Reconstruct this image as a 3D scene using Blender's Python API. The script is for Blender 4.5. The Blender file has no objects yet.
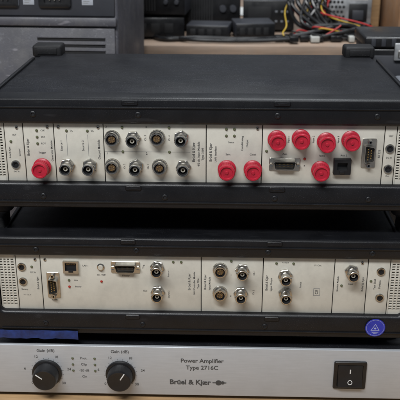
import bpy, bmesh, math, random
from mathutils import Vector, Matrix
random.seed(7)
MM=0.001
scene=bpy.context.scene
scene.view_settings.view_transform='Standard'
scene.view_settings.look='None'
scene.view_settings.exposure=0
COL=scene.collection

# ------------------------------------------------------------ materials
def mat(name,col,rough=0.5,metal=0.0,var=0.12,vscale=60,bump=0.0,bscale=900,rvar=0.12,coat=0.0,dust=0.0,streak=None,spec=0.5,scratch=0.0,dscale=1100,grime=0.0,scol=(0.12,0.12,0.13,1)):
    m=bpy.data.materials.new(name); m.use_nodes=True
    nt=m.node_tree; N=nt.nodes; L=nt.links
    b=N['Principled BSDF']
    tc=N.new('ShaderNodeTexCoord')
    mp=N.new('ShaderNodeMapping')
    L.new(tc.outputs['Object'],mp.inputs['Vector'])
    if streak: mp.inputs['Scale'].default_value=streak
    n=N.new('ShaderNodeTexNoise'); n.inputs['Scale'].default_value=vscale; n.inputs['Detail'].default_value=6; n.inputs['Roughness'].default_value=0.6
    L.new(mp.outputs[0],n.inputs['Vector'])
    r=N.new('ShaderNodeValToRGB')
    r.color_ramp.elements[0].position=0.3; r.color_ramp.elements[1].position=0.7
    r.color_ramp.elements[0].color=[c*(1-var) for c in col]+[1]
    r.color_ramp.elements[1].color=[min(1,c*(1+var)) for c in col]+[1]
    L.new(n.outputs['Fac'],r.inputs['Fac'])
    out=r.outputs['Color']
    if dust>0:
        n2=N.new('ShaderNodeTexNoise'); n2.inputs['Scale'].default_value=dscale; n2.inputs['Detail'].default_value=2
        L.new(tc.outputs['Object'],n2.inputs['Vector'])
        n3=N.new('ShaderNodeTexNoise'); n3.inputs['Scale'].default_value=14; n3.inputs['Detail'].default_value=5
        L.new(tc.outputs['Object'],n3.inputs['Vector'])
        a=N.new('ShaderNodeMapRange'); a.inputs[1].default_value=0.60; a.inputs[2].default_value=0.74
        L.new(n2.outputs['Fac'],a.inputs[0])
        a2=N.new('ShaderNodeMapRange'); a2.inputs[1].default_value=0.4; a2.inputs[2].default_value=0.7; a2.inputs[3].default_value=0.25
        L.new(n3.outputs['Fac'],a2.inputs[0])
        mu=N.new('ShaderNodeMath'); mu.operation='MULTIPLY'
        L.new(a.outputs[0],mu.inputs[0]); L.new(a2.outputs[0],mu.inputs[1])
        mu2=N.new('ShaderNodeMath'); mu2.operation='MULTIPLY'; mu2.inputs[1].default_value=dust
        L.new(mu.outputs[0],mu2.inputs[0])
        mx=N.new('ShaderNodeMixRGB'); mx.inputs[2].default_value=(0.28,0.29,0.32,1)
        L.new(mu2.outputs[0],mx.inputs[0]); L.new(out,mx.inputs[1]); out=mx.outputs[0]
    if grime>0:
        ng=N.new('ShaderNodeTexNoise'); ng.inputs['Scale'].default_value=38; ng.inputs['Detail'].default_value=8; ng.inputs['Roughness'].default_value=0.7
        L.new(tc.outputs['Object'],ng.inputs['Vector'])
        gr=N.new('ShaderNodeMapRange'); gr.inputs[1].default_value=0.45; gr.inputs[2].default_value=0.75; gr.inputs[4].default_value=grime
        L.new(ng.outputs['Fac'],gr.inputs[0])
        mx=N.new('ShaderNodeMixRGB'); mx.inputs[2].default_value=(0.22,0.21,0.19,1)
        L.new(gr.outputs[0],mx.inputs[0]); L.new(out,mx.inputs[1]); out=mx.outputs[0]
    if scratch>0:
        mq=N.new('ShaderNodeMapping'); mq.inputs['Scale'].default_value=(9,160,40); mq.inputs['Rotation'].default_value=(0,0,0.35)
        L.new(tc.outputs['Object'],mq.inputs['Vector'])
        ns=N.new('ShaderNodeTexNoise'); ns.inputs['Scale'].default_value=3; ns.inputs['Detail'].default_value=2
        L.new(mq.outputs[0],ns.inputs['Vector'])
        sr=N.new('ShaderNodeMapRange'); sr.inputs[1].default_value=0.66; sr.inputs[2].default_value=0.72; sr.inputs[4].default_value=scratch
        L.new(ns.outputs['Fac'],sr.inputs[0])
        mx=N.new('ShaderNodeMixRGB'); mx.inputs[2].default_value=scol
        L.new(sr.outputs[0],mx.inputs[0]); L.new(out,mx.inputs[1]); out=mx.outputs[0]
    L.new(out,b.inputs['Base Color'])
    rr_=N.new('ShaderNodeMapRange'); rr_.inputs[3].default_value=max(0.03,rough-rvar); rr_.inputs[4].default_value=min(1,rough+rvar)
    rr_.inputs[1].default_value=0.3; rr_.inputs[2].default_value=0.7
    nr=N.new('ShaderNodeTexNoise'); nr.inputs['Scale'].default_value=vscale*0.4+5; nr.inputs['Detail'].default_value=5
    L.new(tc.outputs['Object'],nr.inputs['Vector'])
    L.new(nr.outputs['Fac'],rr_.inputs[0]); L.new(rr_.outputs[0],b.inputs['Roughness'])
    b.inputs['Metallic'].default_value=metal
    b.inputs['Specular IOR Level'].default_value=spec
    if coat: b.inputs['Coat Weight'].default_value=coat
    if bump>0:
        bn=N.new('ShaderNodeTexNoise'); bn.inputs['Scale'].default_value=bscale; bn.inputs['Detail'].default_value=3
        L.new(mp.outputs[0] if streak else tc.outputs['Object'],bn.inputs['Vector'])
        bp=N.new('ShaderNodeBump'); bp.inputs['Strength'].default_value=bump; bp.inputs['Distance'].default_value=0.0004
        L.new(bn.outputs['Fac'],bp.inputs['Height']); L.new(bp.outputs[0],b.inputs['Normal'])
    return m
M_CASE=mat('black_painted_metal',(0.0078,0.0082,0.0105),0.44,0,0.3,30,0.35,1300,0.1,dust=0.26,dscale=1000,spec=0.33,scratch=0.15)
M_FRAME=mat('black_moulded_plastic',(0.0058,0.0062,0.0078),0.40,0,0.25,40,0.28,1500,0.08,dust=0.10,dscale=1000,spec=0.38,scratch=0.07)
M_RUB=mat('black_rubber',(0.009,0.009,0.010),0.6,0,0.2,80,0.3,1200,spec=0.3,dust=0.12)
M_BEIGE=mat('cream_enamel',(0.56,0.54,0.475),0.42,0,0.06,25,0.08,1500,0.1,grime=0.30)
M_DARKGAP=mat('dark_recess',(0.008,0.008,0.009),0.7)
M_SIL=mat('nickel_plate',(0.52,0.50,0.46),0.24,1,0.22,160,0.05,900)
M_TIN=mat('tin_shell',(0.56,0.54,0.49),0.34,1,0.16,120)
M_BRASS=mat('gold_contact',(0.60,0.43,0.18),0.3,1)
M_BLK=mat('black_plastic',(0.009,0.009,0.010),0.35,0,0.2,100)
M_WHT=mat('ivory_insulator',(0.48,0.45,0.38),0.5,0,0.1)
M_WHP=mat('white_plug_plastic',(0.45,0.45,0.42),0.5,0,0.1)
M_YEL=mat('brown_insulator',(0.085,0.052,0.026),0.5,0,0.2)
M_RED=mat('red_soft_plastic',(0.40,0.013,0.032),0.36,0,0.2,150,0.2,700,0.1,dust=0.12)
M_INK=mat('dark_print',(0.06,0.06,0.06),0.6,0,0.1)
M_INKG=mat('grey_print',(0.19,0.19,0.185),0.6,0,0.1)
M_WINK=mat('white_print',(0.72,0.72,0.70),0.6,0,0.05)
M_FINK=mat('faded_white_print',(0.35,0.38,0.60),0.6,0,0.15)
M_ALU=mat('silver_brushed_panel',(0.47,0.49,0.515),0.42,0.25,0.05,40,0.06,700,0.06,streak=(1,1,14),grime=0.10)
M_BLUE=mat('blue_sticker',(0.022,0.035,0.38),0.3,0,0.2,90)
M_BLUEL=mat('blue_label_film',(0.008,0.03,0.15),0.4,0,0.6,90)
M_LEDG=mat('led_lens_green',(0.10,0.11,0.06),0.25)
M_LEDR=mat('led_lens_red',(0.35,0.03,0.02),0.25)
M_WOOD=mat('varnished_wood',(0.42,0.27,0.14),0.45,0,0.3,9,0.2,160,0.08,streak=(1.2,14,14))
M_WOOD2=mat('pale_bench_wood',(0.32,0.23,0.17),0.5,0,0.28,7,0.2,160,0.08,streak=(1.2,12,12),grime=0.3)
M_CARD=mat('cardboard',(0.27,0.145,0.07),0.85,0,0.18,30,0.3,400,grime=0.3)
M_GREY=mat('dark_grey_sheet_metal',(0.04,0.042,0.05),0.42,0.1,0.15,20,0.2,1200)
M_MGREY=mat('mid_grey_plastic',(0.13,0.14,0.16),0.5,0,0.15,20,grime=0.3)
M_LILAC=mat('worn_grey_paint',(0.062,0.061,0.072),0.5,0.0,0.25,14,0.3,700,0.12,dust=0.35,dscale=300,scratch=0.6,scol=(0.22,0.21,0.23,1),grime=0.25)
M_LGREY=mat('light_grey_enamel',(0.34,0.36,0.40),0.45,0,0.08,20,grime=0.2)
M_PAPER=mat('paper',(0.62,0.62,0.60),0.8,0,0.06,30)
M_GALV=mat('galvanised_steel',(0.52,0.53,0.54),0.42,0.85,0.2,60)
M_YW=mat('yellow_wire',(0.50,0.33,0.03),0.4)
M_RW=mat('red_wire',(0.42,0.02,0.02),0.4)

# ------------------------------------------------------------ mesh helpers (millimetres)
class B:
    def __init__(s): s.bm=bmesh.new(); s.mats=[]
    def mi(s,m):
        if m not in s.mats: s.mats.append(m)
        return s.mats.index(m)
    def face(s,vs,m):
        try:
            f=s.bm.faces.new(vs); f.material_index=s.mi(m); f.smooth=True; return f
        except ValueError: return None
    def loft(s,loops,m,cap0=True,cap1=True):
        R=[]
        for lp in loops: R.append([s.bm.verts.new(p) for p in lp])
        n=len(R[0])
        ms=m if isinstance(m,list) else [m]*(len(R)-1)
        for i in range(len(R)-1):
            for j in range(n):
                s.face([R[i][j],R[i][(j+1)%n],R[i+1][(j+1)%n],R[i+1][j]],ms[i])
        if cap0: s.face(R[0][::-1],ms[0])
        if cap1: s.face(R[-1],ms[-1])
    def box(s,x0,x1,y0,y1,z0,z1,m,bev=0.0,seg=2):
        t=bmesh.new(); bmesh.ops.create_cube(t,size=1)
        for v in t.verts:
            v.co=Vector(((x0+x1)/2+v.co.x*(x1-x0),(y0+y1)/2+v.co.y*(y1-y0),(z0+z1)/2+v.co.z*(z1-z0)))
        if bev>0: bmesh.ops.bevel(t,geom=t.edges[:],offset=bev,segments=seg,profile=0.5,affect='EDGES')
        s.add(t,m)
    def add(s,t,m,mtx=None):
        mp={}
        for v in t.verts: mp[v]=s.bm.verts.new(mtx@v.co if mtx else v.co)
        for f in t.faces: s.face([mp[v] for v in f.verts],m)
        t.free()
    def lathe(s,prof,seg=32,cx=0,cz=0,rot=0.0):
        prev=None
        for k,p in enumerate(prof):
            r,y,m=p[0],p[1],p[2]; kn=p[3] if len(p)>3 else 0
            if r<1e-6: ring=[s.bm.verts.new((cx,y,cz))]
            else:
                ring=[]
                for j in range(seg):
                    a=2*math.pi*j/seg+rot; q=r-(kn if j%2 else 0)
                    ring.append(s.bm.verts.new((cx+q*math.cos(a),y,cz+q*math.sin(a))))
            if prev is not None:
                for j in range(seg):
                    j2=(j+1)%seg
                    a0,a1=prev[j%len(prev)],prev[j2%len(prev)]; b0,b1=ring[j%len(ring)],ring[j2%len(ring)]
                    vs=[]
                    for v in (a0,b0,b1,a1):
                        if v not in vs: vs.append(v)
                    if len(vs)>=3: s.face(vs,m)
            prev=ring
    def tube(s,pts,r,m,seg=10,n=8):
        P=[Vector(p) for p in pts]; C=[]
        for i in range(len(P)-1):
            p0=P[max(i-1,0)];p1=P[i];p2=P[i+1];p3=P[min(i+2,len(P)-1)]
            for k in range(n):
                t=k/n
                C.append(0.5*((2*p1)+(-p0+p2)*t+(2*p0-5*p1+4*p2-p3)*t*t+(-p0+3*p1-3*p2+p3)*t**3))
        C.append(P[-1]); loops=[]
        up=Vector((0.13,0.21,1)).normalized()
        for i,c in enumerate(C):
            d=(C[min(i+1,len(C)-1)]-C[max(i-1,0)]).normalized()
            a=d.cross(up)
            if a.length<1e-3: a=d.cross(Vector((1,0,0)))
            a.normalize(); b=d.cross(a)
            loops.append([c+a*r*math.cos(2*math.pi*j/seg)+b*r*math.sin(2*math.pi*j/seg) for j in range(seg)])
        s.loft(loops,m)
    def mesh(s,name,sharp=35):
        bmesh.ops.recalc_face_normals(s.bm,faces=s.bm.faces[:])
        bmesh.ops.scale(s.bm,vec=(MM,MM,MM),verts=s.bm.verts[:])
        me=bpy.data.meshes.new(name); s.bm.to_mesh(me); s.bm.free()
        for m in s.mats: me.materials.append(m)
        me.set_sharp_from_angle(angle=math.radians(sharp))
        return me
def rr(cx,cz,w,h,r,y,n=5):
    r=max(r,0.05); out=[]
    for qx,qz,a0 in ((1,1,0),(-1,1,90),(-1,-1,180),(1,-1,270)):
        for k in range(n+1):
            a=math.radians(a0+90*k/n)
            out.append((cx+qx*(w/2-r)+r*math.cos(a),y,cz+qz*(h/2-r)+r*math.sin(a)))
    return out
def poly(pts,y): return [(p[0],y,p[1]) for p in pts]
def put(name,me,parent=None,loc=(0,0,0),rot=(0,0,0),label=None,cat=None,group=None,kind=None):
    o=bpy.data.objects.new(name,me); COL.objects.link(o)
    o.location=[c*MM for c in loc]; o.rotation_euler=rot
    if parent: o.parent=parent
    if label: o['label']=label
    if cat: o['category']=cat
    if group: o['group']=group
    if kind: o['kind']=kind
    return o
_tc={}
def textgeo(s,bold=0.0):
    k=(s,bold)
    if k in _tc: return _tc[k]
    c=bpy.data.curves.new('t','FONT'); c.body=s; c.size=1; c.align_x='CENTER'; c.align_y='CENTER'; c.offset=bold; c.resolution_u=3
    o=bpy.data.objects.new('t',c); COL.objects.link(o)
    dg=bpy.context.evaluated_depsgraph_get(); dg.update()
    me=bpy.data.meshes.new_from_object(o.evaluated_get(dg))
    V=[v.co.copy() for v in me.vertices]; F=[list(p.vertices) for p in me.polygons]
    bpy.data.objects.remove(o); bpy.data.curves.remove(c); bpy.data.meshes.remove(me)
    _tc[k]=(V,F); return _tc[k]
def text(b,s,x,z,size,m,rot=0,y=0,bold=0.0,sx=1.0):
    V,F=textgeo(s,bold)
    if not V: return
    a=math.radians(rot); vs=[]
    for v in V:
        px=v.x*size*sx; pz=v.y*size
        vs.append(b.bm.verts.new((x+px*math.cos(a)-pz*math.sin(a),y,z+px*math.sin(a)+pz*math.cos(a))))
    for f in F: b.face([vs[i] for i in f],m)

# ------------------------------------------------------------ connector meshes (axis -Y, origin on panel)
def me_bnc():
    b=B()
    b.lathe([(8.0,0,M_SIL),(8.0,-2.6,M_SIL),(7.2,-3.2,M_SIL),(5.4,-3.2,M_SIL)],6)
    b.lathe([(6.8,-2.6,M_SIL),(6.8,-4.4,M_SIL),(5.3,-4.6,M_SIL),(5.3,-6,M_SIL),(5.0,-6.3,M_SIL),(5.3,-6.6,M_SIL),(5.0,-7.0,M_SIL),(5.3,-7.4,M_SIL),(5.3,-12.8,M_SIL),(6.1,-13.1,M_SIL),(6.1,-15.6,M_SIL),(5.7,-16.0,M_SIL),(4.8,-16.0,M_SIL),(4.6,-9,M_DARKGAP),(3.0,-9,M_DARKGAP),(2.3,-12.5,M_WHT),(1.2,-12.6,M_WHT),(1.0,-11,M_BRASS),(0,-11,M_DARKGAP)],32)
    for sgn in (1,-1):
        b.box(sgn*5.2-0.9+sgn*0.8,sgn*5.2+0.9+sgn*0.8,-11.8,-9.6,-1.0,1.0,M_SIL,0.3)
    return b.mesh('coaxial_connector')
def me_lemo():
    b=B()
    b.lathe([(8.2,0,M_SIL),(8.2,-1.0,M_SIL),(8.2,-1.2,M_SIL,0.35),(8.2,-3.6,M_SIL,0.35),(7.6,-4.2,M_SIL),(6.8,-4.3,M_SIL),(6.8,-8.6,M_SIL),(6.4,-9.2,M_SIL),(5.3,-9.2,M_SIL),(5.1,-6.0,M_DARKGAP),(3.9,-6.0,M_DARKGAP),(3.8,-7.4,M_YEL),(0,-7.5,M_YEL)],40)
    for k in range(6):
        a=k*math.pi/3+0.3
        b.lathe([(0.5,-7.3,M_BRASS),(0.5,-8.6,M_BRASS),(0,-8.8,M_BRASS)],8,2.3*math.cos(a),2.3*math.sin(a))
    b.box(-0.8,0.8,-9.0,-6.5,4.3,5.4,M_SIL,0.2)
    return b.mesh('round_multipin_socket')
def me_cap():
    b=B()
    b.lathe([(7.6,0,M_SIL),(7.6,-2.0,M_SIL),(6.8,-2.4,M_SIL)],6)
    b.lathe([(6.0,-2.0,M_RED),(8.6,-2.6,M_RED),(9.5,-3.1,M_RED),(9.5,-5.2,M_RED),(8.6,-5.8,M_RED),(7.7,-6.2,M_RED,0.0),(8.3,-6.9,M_RED,0.6),(8.1,-13.6,M_RED,0.6),(7.6,-14.2,M_RED),(8.4,-14.8,M_RED),(8.4,-16.6,M_RED),(7.8,-17.4,M_RED),(6.5,-17.5,M_RED),(5.9,-16.0,M_RED),(2.0,-15.8,M_RED),(1.5,-16.8,M_RED),(0,-16.9,M_RED)],48)
    return b.mesh('red_dust_cap')
def dpts(w,h,tap,r=1.2):
    return [(-w/2,h/2-r),(-w/2+r,h/2),(w/2-r,h/2-tap),(w/2,h/2-tap-r),(w/2,-h/2+tap+r),(w/2-r,-h/2+tap),(-w/2+r,-h/2),(-w/2,-h/2+r)]
def me_db9(sc=1.0):
    b=B()
    b.loft([rr(0,0,14.5*sc,31.5*sc,1.5,0),rr(0,0,14.5*sc,31.5*sc,1.5,-0.9),rr(0,0,13.9*sc,30.9*sc,1.2,-1.2)],M_TIN)
    o=dpts(10.2*sc,18.6*sc,1.6); i=dpts(9.2*sc,17.6*sc,1.5,1.0)
    b.loft([poly(o,-1),poly(o,-6.8),poly(i,-6.8),poly(i,-2.5)],[M_TIN,M_TIN,M_TIN],False,False)
    b.loft([poly(i,-2.5),poly(i,-2.7)],M_BLK,False,True)
    for k in range(5): b.lathe([(0.6,-2.5,M_BRASS),(0.6,-6.0,M_BRASS),(0,-6.3,M_BRASS)],8,-1.5*sc,(k-2)*2.75*sc)
    for k in range(4): b.lathe([(0.6,-2.5,M_BRASS),(0.6,-6.0,M_BRASS),(0,-6.3,M_BRASS)],8,1.5*sc,(k-1.5)*2.75*sc)
    for s_ in (1,-1):
        b.lathe([(2.7,-1,M_SIL),(2.7,-5.2,M_SIL),(2.3,-5.6,M_SIL),(1.3,-5.6,M_SIL),(1.2,-3,M_DARKGAP),(0,-3,M_DARKGAP)],6,0,s_*12.5*sc)
    return b.mesh('serial_port')
def me_mdr():
    b=B()
    b.loft([rr(0,0,32,14,1.5,0),rr(0,0,32,14,1.5,-0.8),rr(0,0,31.5,13.5,1.3,-1.0)],M_TIN)
    def d(w,h,t,y): 
        return [(-w/2,y,h/2-1),(-w/2+1,y,h/2),(w/2-1,y,h/2),(w/2,y,h/2-1),(w/2-t,y,-h/2+1),(w/2-t-1,y,-h/2),(-w/2+t+1,y,-h/2),(-w/2+t,y,-h/2+1)]
    b.loft([d(23,9,1.4,-1),d(23,9,1.4,-6),d(22,8,1.3,-6),d(22,8,1.3,-2)],[M_TIN]*3,False,False)
    b.loft([d(22,8,1.3,-2),d(22,8,1.3,-2.2)],M_BLK,False,True)
    b.box(-9,9,-5.2,-2,-1.0,1.0,M_BLK,0.2)
    for k in range(13):
        b.box(-8.5+k*1.36,-8.0+k*1.36,-5.0,-2.3,1.0,1.25,M_BRASS); b.box(-8.5+k*1.36,-8.0+k*1.36,-5.0,-2.3,-1.25,-1.0,M_BRASS)
    for s_ in (1,-1): b.lathe([(2.2,-1,M_SIL),(2.2,-3.6,M_SIL),(1.9,-4,M_SIL),(0,-3.6,M_SIL)],6,s_*13.8,0)
    return b.mesh('wide_data_port')
def me_rj():
    b=B()
    L=lambda w,h,y,dz=0:rr(0,dz,w,h,0.3,y,1)
    b.loft([L(17,14.5,0),L(17,14.5,-3.4),L(12.4,9.4,-3.4,0.6),L(12.4,9.4,-0.3,0.6)],[M_TIN,M_TIN,M_DARKGAP],False,False)
    b.box(-6.15,6.15,-0.5,-0.1,-4.05,5.25,M_DARKGAP)
    b.box(-2.6,2.6,-3.7,-3.2,-6.0,-3.4,M_DARKGAP,0.1)
    for k in range(8): b.box(-4.4+k*1.2,-4.0+k*1.2,-3.0,-0.6,3.6,4.6,M_BRASS)
    return b.mesh('network_port')
def me_blackjack():
    b=B()
    b.loft([rr(0,0,18,17,1,0),rr(0,0,18,17,1,-5),rr(0,0,17,16,1,-5.6),rr(0,0.5,10.5,8,0.6,-5.6),rr(0,0.5,10.5,8,0.6,-0.5)],[M_BLK]*3+[M_DARKGAP],False,False)
    b.box(-5.2,5.2,-0.8,-0.4,-3.4,4.4,M_DARKGAP)
    b.box(-2.5,2.5,-6.3,-5.4,-7.4,-4.2,M_BLK,0.3)
    return b.mesh('black_modular_socket')
def me_jack():
    b=B()
    b.lathe([(4.8,0,M_SIL),(4.8,-1.2,M_SIL),(4.3,-1.9,M_SIL),(3.4,-1.9,M_SIL),(3.2,-1.2,M_BLK),(1.8,-1.2,M_BLK),(1.7,-0.1,M_DARKGAP),(0,-0.1,M_DARKGAP)],28)
    return b.mesh('small_round_jack')
def me_screw(r=2.2,m=None):
    m=m or M_SIL; b=B()
    b.lathe([(r,0,m),(r,-0.7,m),(r*0.8,-1.2,m),(r*0.5,-1.3,m),(r*0.46,-0.5,M_DARKGAP),(0,-0.5,M_DARKGAP)],24)
    return b.mesh('screw')
def me_led(m):
    b=B(); b.lathe([(1.5,0,M_SIL),(1.5,-0.4,M_SIL),(1.2,-0.5,m),(1.1,-1.0,m),(0.7,-1.5,m),(0,-1.7,m)],16); return b.mesh('indicator_light')
def me_button():
    b=B(); b.lathe([(4.2,0,M_SIL),(4.2,-1,M_SIL),(3.2,-1.2,M_SIL),(3.0,-0.6,M_DARKGAP),(2.8,-0.6,M_DARKGAP),(2.8,-3,M_WHT),(2.4,-3.4,M_WHT),(0,-3.4,M_WHT)],24); return b.mesh('push_button')
MB=dict(bnc=me_bnc(),lemo=me_lemo(),cap=me_cap(),db9=me_db9(1.0),mdr=me_mdr(),rj=me_rj(),bj=me_blackjack(),jack=me_jack(),scr=me_screw(1.7),ledg=me_led(M_LEDG),ledr=me_led(M_LEDR),btn=me_button(),bscr=me_screw(3.2,M_FRAME))
NM=dict(bnc='coaxial_connector',lemo='round_multipin_socket',cap='red_dust_cap',db9='serial_port',mdr='wide_data_port',rj='network_port',bj='black_modular_socket',jack='small_round_jack',scr='screw',ledg='indicator_light',ledr='indicator_light',btn='push_button')

# ------------------------------------------------------------ front-end unit
UH=120.0; Z0=29.0; PY=6.0; HW=224.0
def build_unit(base_z,label,modules,bezel_marks,Z1=92.0,dz=0.0):
    root=put('measuring_unit',None,None,(0,0,base_z),label=label,cat='electronic instrument',group='stacked measuring units')
    root.empty_display_size=0.05
    b=B()
    b.box(-221,219,10,256,3,116,M_CASE,2.2,3)
    b.box(-212,210,26,250,115.5,117.4,M_CASE,0.9,2)
    for xx in (-218,216): b.box(xx-2.2,xx+2.2,24,218,115.6,118.6,M_FRAME,1)
    put('case',b.mesh('case'),root)
    b=B()
    W=468; cz=UH/2; oc=(Z0+Z1)/2; iw=HW*2; ih=Z1-Z0
    loops=[rr(0,cz,W,UH,12,24),rr(0,cz,W,UH,12,4),rr(0,cz,W-1.6,UH-1.6,11,1.6),rr(0,cz,W-4.5,UH-4.5,10,0.3),rr(0,cz,W-8,UH-8,9,0),
           rr(0,oc,iw+9,ih+7,8,0),rr(0,oc,iw+5,ih+4,7,0.5),rr(0,oc,iw+1.5,ih+1.2,6,2),rr(0,oc,iw,ih,6,4),rr(0,oc,iw,ih,6,12)]
    b.loft(loops,M_FRAME,False,False)
    b.loft([rr(0,cz,W,UH,12,24),rr(0,cz,432,112,8,24)],M_FRAME,False,False)
    b.box(-224,224,-1.5,1.5,UH-10.5,UH-8.8,M_FRAME,0.6)
    b.box(-224,224,-1.5,1.5,7.2,8.8,M_FRAME,0.6)
    fr=put('front_frame',b.mesh('front_frame',30),root)
    b=B(); b.box(-HW-2,HW+2,9.2,9.9,Z0-6,Z1+6,M_DARKGAP)
    put('back_plate',b.mesh('back_plate'),root)
    for (x,z) in bezel_marks['screws']:
        put('screw',MB['bscr'],fr,(x,0.1,z))
    for (x,z) in bezel_marks['latches']:
        b=B(); b.loft([rr(0,0,17,5.5,2,1.0),rr(0,0,17,5.5,2,-1.0),rr(0,0,15.5,4,1.4,-1.8)],M_FRAME,False,True)
        b.box(-5,5,-2.3,-1.5,-0.7,0.7,M_FRAME,0.3)
        put('latch',b.mesh('latch'),fr,(x,0.3,z))
    for sx in (-1,1):
        b=B(); b.box(-19,19,-13,15,-2,13.5,M_RUB,3.5,3); b.box(-13,13,-14.2,-12,2,10,M_RUB,0.8)
        put('corner_bumper',b.mesh('corner_bumper'),root,(-204 if sx<0 else 196,246,UH-3))
        b=B(); b.box(-8,8,-15,15,-2,15,M_RUB,3,3); put('corner_bumper',b.mesh('corner_bumper'),root,(sx*226,40,UH-4))
        for yy in (32,228):
            b=B()
            b.loft([[(11*math.cos(t*math.pi/8),11*math.sin(t*math.pi/8),4) for t in range(16)],[(11*math.cos(t*math.pi/8),11*math.sin(t*math.pi/8),-15) for t in range(16)],[(9.5*math.cos(t*math.pi/8),9.5*math.sin(t*math.pi/8),-16.8) for t in range(16)]],M_RUB)
            put('foot',b.mesh('foot'),root,(sx*(206 if yy>100 else 220),yy+6,0))
    for md in modules:
        x0,x1=md['x']; cx=(x0+x1)/2
        b=B()
        if md.get('vent'):
            # perforated grid: thin bars crossing both ways in front of the dark back plate
            vx0,vx1=md['vent']
            b.box(x0-cx+0.4,vx0-cx,0,3,Z0-4,Z1+4,M_BEIGE,0.2)
            b.box(vx1-cx,x1-cx-0.4,0,3,Z0-4,Z1+4,M_BEIGE,0.2)
            za,zb=Z0+5,Z1-5; n=18; st=(zb-za)/n
            for k in range(n):
                b.box(vx0-cx,vx1-cx,0.2,2.6,za+k*st+st*0.55,za+(k+1)*st,M_BEIGE,0.1)
            nx=max(1,int(round((vx1-vx0)/3.6))); sx_=(vx1-vx0)/nx
            for k in range(1,nx):
                b.box(vx0-cx+k*sx_-0.75,vx0-cx+k*sx_+0.75,0.1,2.7,za,zb,M_BEIGE,0.1)
            for (p,q) in ((Z0-4,za),(zb+0.02,Z1+4)): b.box(vx0-cx,vx1-cx,0.05,3.1,p,q,M_BEIGE)
        else:
            b.box(x0-cx+0.45,x1-cx-0.45,0,3,Z0-4,Z1+4,M_BEIGE,0.35)
        mo=put('module_panel',b.mesh('module_panel'),root,(cx,PY,0))
        for it in md.get('items',[]):
            t,x,z=it[:3]
            put(NM[t],MB[t],mo,(x-cx,0,z+dz),(random.uniform(-0.02,0.02) if t=='cap' else 0,random.uniform(-0.5,0.5) if t in('bnc','cap','scr') else 0,random.uniform(-0.03,0.03) if t=='cap' else 0))
        tx=md.get('text',[])
        if tx:
            b=B()
            for q in tx:
                if q[0]=='line': b.box(q[1]-cx,q[2]-cx,-0.12,-0.02,q[3]+dz,q[4]+dz,M_INKG)
                else:
                    s_,x,z,size,rot=q[:5]
                    text(b,s_,x-cx,z+dz,size,M_INK if len(q)<6 else q[5],rot,-0.15,bold=0.012)
            put('printed_lettering',b.mesh('printed_lettering'),mo)
    return root

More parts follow.
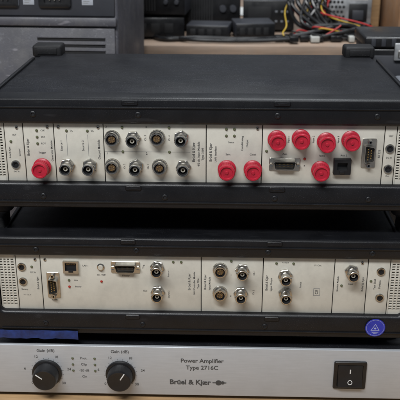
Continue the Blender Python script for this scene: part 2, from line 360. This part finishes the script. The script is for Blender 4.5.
def u1(p): return (p-201)/0.973
def u2(p): return (p-199)/0.914
R1,R2=78,45.5
BK='Brüel & Kjær'
a=u1
mods1=[
 dict(x=(-HW+0.5,a(4)),vent=(-222,a(1.5))),
 dict(x=(a(4),a(23)),items=[('jack',a(13),47),('scr',a(17),87),('ledg',a(10),72)],text=[('ICP',a(14),79,2.6,0),('Ext. In',a(13),39,2.4,0),('Ground',a(18),60,2.6,90),(BK,a(8),60,2.4,90)]),
 dict(x=(a(23),a(54)),items=[('ledg',a(37),84),('ledg',a(37),77),('ledg',a(37),70),('cap',a(41),R2),('scr',a(48),88)],
      text=[('CLK',a(43),84,2.5,0),('ERR',a(43),77,2.5,0),('RDY',a(43),70,2.5,0),(BK,a(27),66,3.6,90),('Generator Module',a(51),62,3.0,90),('Trigger',a(41),60,2.6,0)]),
 dict(x=(a(54),a(104)),items=[('ledg',a(67),84),('ledg',a(88),84),('bnc',a(66),R2+1),('bnc',a(89),R2+1),('scr',a(59),88),('scr',a(99),88)],
      text=[('Source 1',a(61),68,3.2,90),('Source 2',a(83),68,3.2,90),('Output Module',a(99),64,3.4,90),('OL',a(72),84,2.4,0),('OL',a(93),84,2.4,0),('line',a(66.6),a(67),57,80),('line',a(88),a(88.4),57,80)]),
 dict(x=(a(104),a(207)),items=[('lemo',a(113),R1-1),('bnc',a(134),R1-1),('lemo',a(158),R1),('bnc',a(182),R1),('lemo',a(112),R2+1),('bnc',a(136),R2+1),('lemo',a(160),R2+1),('bnc',a(184),R2+1),
      ('ledg',a(123),88),('ledg',a(170),88),('ledg',a(123),62),('ledg',a(170),62)],
      text=[('1',a(107),60,3.4,0),('2',a(147),60,3.4,0),('3',a(107),88.5,3.0,0),('4',a(147),88.5,3.0,0),(BK,a(194.5),62,4.0,90),('4/2-ch. Input Module',a(199.5),60,3.2,90),('Type 3109',a(203.6),60,3.2,90),('Ch. 1',a(148),46,2.8,90),('Ch. 3',a(146),77,2.8,90),('Ch. 2',a(124),46,2.6,90),('Ch. 4',a(170),77,2.6,90),('line',a(105),a(191),61.8,62.1)]),
 dict(x=(a(207),a(263)),items=[('ledg',a(227),87),('ledg',a(235),87),('ledg',a(227),80),('ledg',a(235),80),('cap',a(228),R2),('cap',a(254),R2),('scr',a(258),88)],
      text=[(BK,a(211.5),62,3.8,90),('LAN Interface',a(216.5),60,3.0,90),('Conditioning',a(243),72,3.0,90),('Sync',a(229),60,2.8,0),('Clock',a(254),60,2.8,0),('Status',a(232),73,2.5,0),('Output',a(248),72,2.8,90)]),
 dict(x=(a(263),a(384)),items=[('cap',a(277),R1),('cap',a(301),R1+1),('cap',a(326),R1-2),('cap',a(350),R1),('cap',a(322),R2),('mdr',a(286),50),('bj',a(343.5),49),('db9',a(369.5),63),('ledg',a(267.5),64),('ledr',a(306),56)],
      text=[('Input 1',a(289.2),77,2.7,90),('Input 2',a(313.8),77,2.7,90),('Input 3',a(338.4),77,2.7,90),('Aux.',a(286),61,2.6,0),('Tacho',a(323),59.5,2.6,0),('RS 232',a(380),62,3.0,90),('Aux. 2',a(345),60,2.6,0),('7',a(306),48,3,0)]),
 dict(x=(a(384),a(396)),items=[('jack',a(390),68),('jack',a(390),46)],text=[('DC In',a(390),58,2.4,0),('2827',a(390),81,2.4,0),('Out',a(390),38,2.4,0)]),
 dict(x=(a(396),HW-0.5),vent=(a(398),222)),
]
c=u2
mods2=[
 dict(x=(-HW+0.5,c(13)),vent=(-221.5,c(11))),
 dict(x=(c(13),c(38)),items=[('jack',c(19),78),('jack',c(19),60),('scr',c(33),87),('ledg',c(29),78)],text=[('DC In',c(30),71,2.5,0),('Battery',c(20),50,2.5,0),(BK,c(34),58,3.0,90),('10 - 32 V',c(22),43,2.3,0)]),
 dict(x=(c(38),c(200)),items=[('db9',c(50),56),('rj',c(69),79),('btn',c(99),79),('mdr',c(124),79),('bnc',c(156),R1+2),('bnc',c(156),R2+4),('ledr',c(66),54),('ledg',c(66),62),('scr',c(43),87),('ledg',c(172),86),('ledg',c(180),86),('ledr',c(99),61)],
      text=[('COM',c(50),37,2.6,0),('LAN',c(83),80,2.8,0),('Power',c(75),54,2.6,0),('Link',c(73),62,2.6,0),('On / Off',c(99),69,2.7,0),('Display',c(124),68.5,2.8,0),('Trig.',c(142),80,2.8,90),('Out',c(143),50,2.8,0),(BK,c(188),62,4.0,90),('LAN Controller Module',c(193),60,2.9,90),('Type 7536',c(197),60,2.9,90),('Source 1',c(167),72,2.6,90),('Source 2',c(167),46,2.6,90)]),
 dict(x=(c(200),c(262)),items=[('lemo',c(219),R1),('bnc',c(241),R1),('lemo',c(219),R2+4),('bnc',c(240),R2+4),('ledg',c(230),88)],
      text=[(BK,c(204),62,3.6,90),('Input Module',c(208.5),60,3.0,90),('1',c(230),71,3.2,0),('2',c(230),45,3.2,0),('Ch. 1',c(253),74,2.8,90),('Ch. 2',c(253),50,2.8,90)]),
 dict(x=(c(262),c(333)),items=[('bnc',c(284),R1-6),('bnc',c(285),R2+4),('ledg',c(275),86),('ledg',c(292),86)],
      text=[(BK,c(266),62,3.6,90),('Signal Output',c(270.5),60,3.0,90),('Output',c(284),87,2.4,0),('1/1 Oct.',c(316),84,2.6,0),('CE',c(316.5),51.5,4.6,90),
            ('line',c(313.2),c(319.8),55.6,56),('line',c(313.2),c(319.8),47,47.4),('line',c(313.2),c(313.6),47.4,55.6),('line',c(319.4),c(319.8),47.4,55.6),('Source',c(300),60,2.6,90)]),
 dict(x=(c(333),c(366)),items=[('bnc',c(350),R1),('ledg',c(341),60),('scr',c(360),88)],text=[('Input',c(350),62,2.6,0),('Monitor Module',c(337),62,2.8,90),(BK,c(362),62,3.4,90)]),
 dict(x=(c(366),c(388)),items=[('jack',c(379),78),('jack',c(380),46),('ledg',c(370),66)],text=[('Type 3560',c(374),62,3.0,90),('Portable',c(379),62,3.0,90)]),
 dict(x=(c(388),HW-0.5),vent=(c(390),221.5)),
]
BASE1=239; BASE2=85.5
build_unit(BASE1,'black-framed cream-panel measuring instrument with red caps, on top of stack',mods1,
   dict(screws=[(a(140),103),(a(277),103),(a(36),103),(a(374),103),(a(165),14),(a(277),14),(a(40),14),(a(372),14)],latches=[(a(132),UH-4.5),(a(281),UH-4.5),(a(133),24),(a(279),24)]),92,0)
unit2=build_unit(BASE2,'black-framed cream-panel measuring instrument with round blue sticker, middle of stack',mods2,
   dict(screws=[(c(136),105),(c(266),105),(c(36),105),(c(368),105),(c(140),14),(c(265),14),(c(40),14)],latches=[(c(128),UH-4.5),(c(272),UH-4.5),(c(130),24),(c(272),24)]),97,3.5)

b=B(); b.lathe([(11,0,M_BLUE),(11,-0.25,M_BLUE),(0,-0.25,M_BLUE)],48)
for (r0,r1) in ((9.6,9.9),): 
    b.loft([[(r0*math.cos(t*math.pi/24),-0.35,r0*math.sin(t*math.pi/24)) for t in range(48)],[(r1*math.cos(t*math.pi/24),-0.35,r1*math.sin(t*math.pi/24)) for t in range(48)]],M_FINK,False,False)
tri=[(-5,-3.6),(5,-3.6),(0,5.2)]; tin=[(-3.9,-2.9),(3.9,-2.9),(0,3.8)]
b.loft([poly(tri,-0.36),poly(tin,-0.36)],M_FINK,False,False)
b.lathe([(1.2,-0.36,M_FINK),(0,-0.37,M_FINK)],16,0,-0.8)
for k in range(3): b.box(-4+k*1.0,4-k*1.0,-0.38,-0.3,-5.6-k*1.0,-5.1-k*1.0,M_FINK)
put('round_sticker',b.mesh('round_sticker'),unit2,(c(377),-1.6,15.5),label='round blue sticker with pale triangle mark')
b=B(); n=14
top=[(-46+92*k/n,-0.35,5.5+0.25*math.sin(k*1.7)) for k in range(n+1)]; mid=[(-46+92*k/n,-0.45,0.5) for k in range(n+1)]; bot=[(-46+92*k/n,1.0+0.8*math.sin(k*1.3),-6+0.5*math.sin(k*2.1)) for k in range(n+1)]
R=[[b.bm.verts.new(p) for p in r_] for r_ in (top,mid,bot)]
for i in range(2):
    for j in range(n): b.face([R[i][j],R[i][j+1],R[i+1][j+1],R[i+1][j]],M_BLUEL)
put('blue_label',b.mesh('blue_label'),unit2,(-184,-1.4,0),label='dark blue adhesive film strip on frame bottom')

# ------------------------------------------------------------ power amplifier
AX0,AX1=-268,252; acx=(AX0+AX1)/2
amp=put('power_amplifier',None,None,(acx,0,0),label='silver-fronted power amplifier with two black knobs under the stack',cat='amplifier')
b=B(); b.box(-240,258,5,330,6,69,M_CASE,1.5); put('case',b.mesh('case'),amp)
b=B(); b.box(AX0-acx,AX1-acx,0,4.5,6,70.5,M_ALU,1.0,3); fp=put('front_panel',b.mesh('front_panel'),amp)
def v(p): return (p-201)/0.868-acx
for yy in (30,290):
    for xx in (-200,200):
        b=B(); b.loft([[(13*math.cos(t*math.pi/12),13*math.sin(t*math.pi/12),6.2) for t in range(24)],[(11.5*math.cos(t*math.pi/12),11.5*math.sin(t*math.pi/12),0) for t in range(24)]],M_RUB)
        put('foot',b.mesh('foot'),amp,(xx,yy,0))
KZ=34.5
def knob():
    b=B()
    b.lathe([(17.2,-0.2,M_BLK),(17.2,-2.6,M_BLK),(16.2,-3.4,M_BLK),(14.6,-3.6,M_BLK),(14.6,-4.2,M_BLK,0.5),(14.0,-15.5,M_BLK,0.5),(13.2,-17.0,M_BLK),(12.2,-17.5,M_BLK),(11.2,-17.2,M_BLK),(0,-17.2,M_BLK)],72)
    b.box(-0.6,0.6,-17.6,-17.1,3,12.4,M_WINK,0.1)
    return b.mesh('knob')
KM=knob()
for px,rt in ((47.5,-0.9),(121.5,0.55)):
    put('volume_knob',KM,fp,(v(px),0,KZ),(0,rt,0))
b=B()
for px in (47.5,121.5):
    x=v(px)
    text(b,'Gain (dB)',x,63.4,5.4,M_INK,0,-0.15,0.014)
    for k,s_ in enumerate(['0','6','12','18','24','30']):
        an=math.radians(225-k*54)
        text(b,s_,x+24*math.cos(an)*1.08,KZ+1+22*math.sin(an),4.6,M_INK,0,-0.15,0.012)
    for k in range(16):
        an=math.radians(225-k*18); ca,sa=math.cos(an),math.sin(an)
        q=[(x+17.9*ca-0.2*sa,-0.15,KZ+17.9*sa+0.2*ca),(x+19.3*ca-0.2*sa,-0.15,KZ+19.3*sa+0.2*ca),(x+19.3*ca+0.2*sa,-0.15,KZ+19.3*sa-0.2*ca),(x+17.9*ca+0.2*sa,-0.15,KZ+17.9*sa-0.2*ca)]
        b.face([b.bm.verts.new(p) for p in q],M_INK)
for k,s_ in enumerate(['Prot.','Clip','-20 dB','On']):
    text(b,s_,v(85),54-k*8.2,4.3,M_INK,0,-0.15,0.012)
text(b,'Power Amplifier',v(203),53,7.4,M_INK,0,-0.15,0.022)
text(b,'Type 2716C',v(203),43.8,7.4,M_INK,0,-0.15,0.022)
text(b,BK,v(191),24,9.0,M_INK,0,-0.15,0.034)
lx=v(220); lz=24
b.lathe([(3.5,-0.15,M_INK),(0,-0.16,M_INK)],28,lx-0.5,lz)
b.box(lx-7.5,lx+8.5,-0.17,-0.05,lz-0.65,lz+0.65,M_INK)
b.lathe([(2.3,-0.15,M_INK),(0,-0.16,M_INK)],20,lx+4.2,lz)
put('printed_lettering',b.mesh('printed_lettering'),fp)
for px in (74,96):
    for k in range(3): put('indicator_light',MB['ledg'],fp,(v(px),0,54-k*8.2))
b=B()
b.loft([rr(0,0,37,36,2,0),rr(0,0,37,36,2,-1.6),rr(0,0,35.6,34.6,1.6,-2.2),rr(0,0,29,28,1,-2.2),rr(0,0,29,28,1,-0.6)],M_BLK,False,True)
rk=put('rocker_switch',b.mesh('rocker_switch'),fp,(v(349.5),0,38))
b=B()
prof=[(-13.6,-0.8),(-13.6,-6.4),(-12.6,-6.9),(0,-3.2),(12.6,-2.6),(13.6,-2.2),(13.6,-0.8)]
b.loft([[(-13.8,y,z) for z,y in prof],[(13.8,y,z) for z,y in prof]],M_BLK)
b.box(-0.6,0.6,-3.32,-2.8,3.5,8.5,M_WINK)
t=[(2.7*math.cos(k*math.pi/12),2.7*math.sin(k*math.pi/12)) for k in range(24)]; t2=[(p[0]*.74,p[1]*.74) for p in t]
yo=lambda p:-3.2-3.7*(7-p[1])/12.6-0.15
b.loft([[(p[0],yo(p),p[1]-7) for p in t],[(p[0],yo(p),p[1]-7) for p in t2]],M_WINK,False,False)
put('rocker',b.mesh('rocker'),rk)
for xx,zz in ((AX0+9,18),(AX0+9,60),(AX1-7,18),(AX1-7,60)):
    put('screw',MB['scr'],fp,(xx-acx,0,zz))

# ------------------------------------------------------------ table and background
b=B(); b.box(-1100,1100,-420,1500,-28,0,M_WOOD,2); put('table',b.mesh('table'),None,kind='structure')

rb=put('rear_workbench',None,None,(0,640,0),label='pale wooden workbench with black steel frame behind the stack',cat='workbench')
b=B(); b.box(-900,900,0,800,276,298,M_WOOD2,2); put('bench_top',b.mesh('bench_top'),rb)
b=B(); b.box(-890,890,14,40,225,275.5,M_BLK,2); put('beam',b.mesh('beam'),rb)
b=B(); b.box(-890,890,50,56,0.5,224,M_GREY,1); put('under_bench_shade_panel',b.mesh('under_bench_shade_panel'),rb)  # added dark sheet, stands in for the shade under the bench top
for xx in (-870,870):
    for yy in (10,760):
        b=B(); b.box(-20,20,0,30,0.5,275.5 if yy>100 else 224.5,M_BLK,2); put('leg',b.mesh('leg'),rb,(xx,yy,0))

cab=put('equipment_cabinet',None,None,(-306,318,4),(-0.10,0,-0.05),label='worn grey equipment case with sockets leaning behind the stack',cat='electronic equipment')
b=B(); b.box(-200,178,2,250,0.5,500,M_LILAC,4,3); put('case',b.mesh('case'),cab)
b=B()
b.box(-196,174,-2,1.8,8,372,M_LILAC,1.5); b.box(-196,174,-2,1.8,388,494,M_GREY,1.5)
b.box(-199,177,-7,2,374,386,M_LILAC,2.0)
b.box(-190,168,-3,-1.9,262,264,M_DARKGAP)
fpn=put('front_panel',b.mesh('front_panel'),cab)
b=B()
for row in range(9):
    z=282+row*9
    b.box(62,160,-2.7,-1.9,z,z+3.6,M_DARKGAP,0.1)
    b.box(62,160,-4.5,-2.0,z+3.6,z+5.0,M_LILAC,0.3)
put('vent_grille',b.mesh('vent_grille'),fpn)
for k,x in enumerate((-130,-60,15,90)):
    b=B()
    b.loft([rr(0,0,46,26,4,0),rr(0,0,46,26,4,-4),rr(0,0,42,22,3,-5),rr(0,0,30,15,3,-5),rr(0,0,30,15,3,-1)],[M_LGREY if k%2==0 else M_BLK,M_BLK,M_BLK,M_BLK],False,True)
    for q in (-7,0,7): b.box(q-0.8,q+0.8,-4.4,-1,-3,3,M_TIN,0.1)
    put('power_socket',b.mesh('power_socket'),fpn,(x,-2,412))
for x in (-95,-22,52,136):
    b=B(); b.box(-8,8,-0.6,0,-5,5,M_LGREY,0.2)
    for q in range(3): b.box(-6,5-q*2,-0.75,-0.55,2.4-q*2.4,3.2-q*2.4,M_INKG)
    put('rating_label',b.mesh('rating_label'),fpn,(x,-2,408))

b0=put('black_case',None,None,(352,335,0),label='black equipment case with ribbed lid standing behind the stack',cat='equipment case')
b=B(); b.box(-130,190,0,90,0.5,350,M_BLK,4,3); b.box(-118,178,-1.5,1,285,340,M_GREY,1); put('body',b.mesh('body'),b0)
b=B(); b.box(-133,193,-3,93,350.3,366,M_BLK,3,3)
for k in range(22): b.box(-124+k*14,-118+k*14,-4.2,-2.8,353,364,M_GREY,0.3)
put('lid',b.mesh('lid'),b0)
for x in (-80,60):
    b=B(); b.box(-12,12,-8,-3.5,-12,12,M_GALV,1.2); b.box(-7,7,-10,-7.8,-8,2,M_SIL,1); put('clasp',b.mesh('clasp'),b0,(x,0,346))
b=B(); b.tube([(-40,-2,325),(-38,-14,318),(0,-18,312),(38,-14,318),(40,-2,325)],4,M_BLK); put('handle',b.mesh('handle'),b0)

b0=put('storage_box',None,None,(318,130,0),label='grey plastic storage box with lid beside the stack',cat='storage box')
b=B(); b.box(-58,120,0,165,0.5,308,M_MGREY,6,3)
for k in range(5): b.box(-50+k*34,-44+k*34,-2,1,20,290,M_MGREY,1)
put('body',b.mesh('body'),b0)
b=B(); b.box(-62,124,-4,169,308.3,320,M_MGREY,4,3); b.box(-45,107,12,150,319,323,M_GREY,2); put('lid',b.mesh('lid'),b0)

S=298
def U(a_,b_): return random.uniform(a_,b_)
b0=put('power_supply',None,None,(244,745,S),(0,0,-0.10),label='silver computer power supply with vented face on the bench',cat='power supply')
b=B(); b.box(-72,56,0,140,0.3,86,M_GALV,1.5); put('body',b.mesh('body'),b0)
b=B()
for r_ in range(8):
    for k in range(10):
        x=-64+k*7.2+(3.6 if r_%2 else 0); z=10+r_*9
        b.lathe([(2.9,-0.25,M_DARKGAP),(0,-0.3,M_DARKGAP)],6,x,z)
put('fan_grille',b.mesh('fan_grille'),b0)
b=B(); b.box(14,48,-3.5,0,22,62,M_BLK,1.2); b.box(21,41,-4,-3.2,32,50,M_GREY,0.3); put('socket',b.mesh('socket'),b0)
b=B(); b.box(14,48,-0.9,0,68,80,M_PAPER,0.1)
for k in range(3): b.box(16,42-k*5,-1.1,-0.8,70+k*3,71+k*3,M_INKG)
put('rating_label',b.mesh('rating_label'),b0)
def cable(label,runs):
    r_=put('cable_bundle',None,None,(0,0,0),label=label,cat='cable',group='loose cables on the bench')
    for pts,r,m in runs:
        b=B(); b.tube(pts,r,m); put('cable',b.mesh('cable'),r_)
        e=pts[-1]; w_=5 if r<2 else 8; b=B(); b.box(e[0]-w_,e[0]+w_,e[1]-14,e[1]+8,e[2]-4,e[2]+6,(M_WHP if random.random()<0.15 else M_BLK),1.5); put('plug',b.mesh('plug'),r_)
runs=[]
for k in range(10):
    x=176+k*8
    runs.append(([(x+30,800,S+91+k*2),(x-12,752,S+102+2*k),(x-34+U(-14,14),728,S+66),(x-20+U(-30,40),716+U(-8,6),S+26),(x+U(-20,70),704,S+U(8,30)),(x+U(-70,110),U(672,712),S+6)],3.4 if k%2 else 4.4,M_BLK))
cable('tangle of black power leads hanging over the power supply',runs)
runs=[]
for k in range(11):
    x=176+k*7
    runs.append(([(x+10,800,S+89+k),(x-10,750,S+97),(x-24+U(-16,16),730,S+U(50,70)),(x-10+U(-40,44),714,S+U(12,50)),(x+U(-50,60),702+U(-8,8),S+U(10,34)),(x+U(-50,90),U(680,708),S+6)],1.4,[M_YW,M_RW,M_BLK][k%3]))
cable('thin red, yellow and black supply wires with small plugs',runs)
cable('loose black lead coiled on the bench top',[([( -90,1010,S+5),(-130,900,S+5),(-60,840,S+5),(-120,770,S+5),(-90,680,S+5),(-20,690,S+5),(60,676,S+5),(125,690,S+5)],4.5,M_BLK),
   ([( -150,930,S+5),(-110,860,S+5),(-150,790,S+5),(-60,680,S+6),(10,662,S+5),(90,664,S+5),(150,668,S+8)],3.5,M_BLK)])
b=B(); b.box(-9,9,0,60,0.3,200,M_WOOD,1.5); b.box(-12,12,-2,62,198,206,M_WOOD,1)
put('wooden_plank',b.mesh('wooden_plank'),None,(318,800,S),label='upright reddish wooden board standing on the bench',cat='wooden board')
b0=put('cardboard_box',None,None,(414,690,S),(0,0,0.06),label='brown cardboard box with taped lid on the bench',cat='cardboard box')
b=B(); b.box(-74,110,0,150,0.3,78,M_CARD,2); put('box_body',b.mesh('box_body'),b0)
b=B(); b.box(-74.5,110,-1.6,-0.2,66,79,M_CARD,0.5); b.box(-74,110,-1,72,78.4,80.4,M_CARD,0.5); b.box(-74,110,76,150,78.4,80.4,M_CARD,0.5); put('flap',b.mesh('flap'),b0)
b=B(); b.box(-74.6,110.6,71.5,76.5,79.2,80.9,M_PAPER,0.1); b.box(-54,-14,-1.6,-0.3,34,60,M_PAPER,0.1)
for k in range(4): b.box(-50,-50+U(15,30),-1.85,-1.5,38+k*5,40+k*5,M_INKG)
put('shipping_label',b.mesh('shipping_label'),b0)
b=B(); nx,ny=8,6; w_,h_=180,120; g=[[b.bm.verts.new((-w_/2+w_*i/nx,-h_/2+h_*j/ny,1.2+2.2*abs(math.sin(i*1.1+j*.7)))) for j in range(ny+1)] for i in range(nx+1)]
for i in range(nx):
    for j in range(ny): b.face([g[i][j],g[i+1][j],g[i+1][j+1],g[i][j+1]],M_PAPER)
put('paper_sheet',b.mesh('paper_sheet'),None,(50,1080,S),(0,0,-0.4),label='crumpled white paper sheet on the wooden bench',cat='paper')
def gear(name,lab,cat,x,y,z,rz,w,d,h,mb,mf,style):
    r_=put(name,None,None,(x,y,z),(0,0,rz),label=lab,cat=cat)
    b=B(); b.box(-w/2,w/2,2,d,4,h,mb,2,2)
    for sx in (-1,1): 
        b.box(sx*(w/2-10)-5,sx*(w/2-10)+5,8,18,0.2,4.5,M_RUB,0.5); b.box(sx*(w/2-10)-5,sx*(w/2-10)+5,d-18,d-8,0.2,4.5,M_RUB,0.5)
    put('case',b.mesh('case'),r_)
    b=B(); b.box(-w/2+1,w/2-1,-2,1.8,5,h-1,mf,1.2,2); f=put('front_panel',b.mesh('front_panel'),r_)
    b=B()
    if style==0:
        n=int(w*0.45/5)
        for k in range(n): b.box(-w*0.42+k*5,-w*0.42+k*5+2.6,-2.8,-1.9,h*0.2,h*0.8,M_DARKGAP)
        put('vent_grille',b.mesh('vent_grille'),f)
        for k in range(2):
            b=B(); b.lathe([(h*0.08,-2,M_GREY),(h*0.07,-9,M_GREY),(0,-9.4,M_GREY)],24); put('knob',b.mesh('knob'),f,(w*0.18+k*w*0.18,0,h*0.5))
    elif style==1:
        b.box(-w*0.4,w*0.05,-3,-1.9,h*0.35,h*0.8,M_DARKGAP,0.5); put('display',b.mesh('display'),f)
        for k in range(6):
            b=B(); b.box(-2.5,2.5,-4,-1.9,-2.0,2.0,M_MGREY,0.6); put('push_button',b.mesh('push_button'),f,(w*0.15+(k%3)*w*0.11,0,h*(0.35 if k<3 else 0.65)))
    else:
        for k in range(4): b.box(-w*0.4+k*w*0.2,-w*0.4+k*w*0.2+w*0.13,-2.8,-1.9,h*0.3,h*0.75,M_DARKGAP,0.3)
        put('port_row',b.mesh('port_row'),f)
    return r_
gear('bench_instrument','black box instrument with row of ports, bottom of a stack','instrument',-112,700,S,0.06,124,150,40,M_BLK,M_BLK,2)
gear('bench_instrument','dark grey instrument with vents lying on another box','instrument',-104,708,S+40.3,-0.08,112,130,56,M_GREY,M_BLK,0)
gear('bench_instrument','black bench instrument with vents and dark knobs','instrument',0,800,S,0.10,112,130,88,M_BLK,M_BLK,0)
gear('bench_instrument','dark grey meter with small display and grey buttons','instrument',110,790,S,-0.06,100,150,62,M_GREY,M_BLK,1)
gear('network_switch','flat black network box with row of ports','network switch',-8,704,S,-0.12,80,60,26,M_GREY,M_BLK,2)
gear('disk_drive','dark grey disk drive lying on the bench','disk drive',82,704,S,0.12,74,70,30,M_GREY,M_BLK,2)

# ------------------------------------------------------------ light
w=bpy.data.worlds.new('World'); scene.world=w; w.use_nodes=True
bg=w.node_tree.nodes['Background']; bg.inputs[0].default_value=(0.80,0.88,1.0,1); bg.inputs[1].default_value=0.17
def area(name,loc,target,sx,sy,p,col):
    l=bpy.data.lights.new(name,'AREA'); l.shape='RECTANGLE'; l.size=sx; l.size_y=sy; l.energy=p; l.color=col
    o=bpy.data.objects.new(name,l); COL.objects.link(o); o.location=loc
    o.rotation_euler=(Vector(target)-Vector(loc)).to_track_quat('-Z','Y').to_euler()
area('ceiling_light',(-0.35,-1.10,1.70),(0,0.1,0.2),1.3,0.22,41,(0.965,0.985,1.0))
area('ceiling_light',(0.25,0.75,2.1),(0,0.6,0.2),1.4,0.3,29,(0.92,0.965,1.0))

cam=bpy.data.cameras.new('Camera'); co=bpy.data.objects.new('Camera',cam); COL.objects.link(co)
cam.sensor_width=36; cam.lens=36*780/400; cam.clip_start=0.01; cam.clip_end=50
co.location=(0.023,-0.763,0.548); co.rotation_euler=(math.radians(68.70),0,math.radians(1.73))
cam.dof.use_dof=True; cam.dof.focus_distance=0.83; cam.dof.aperture_fstop=14
scene.camera=co
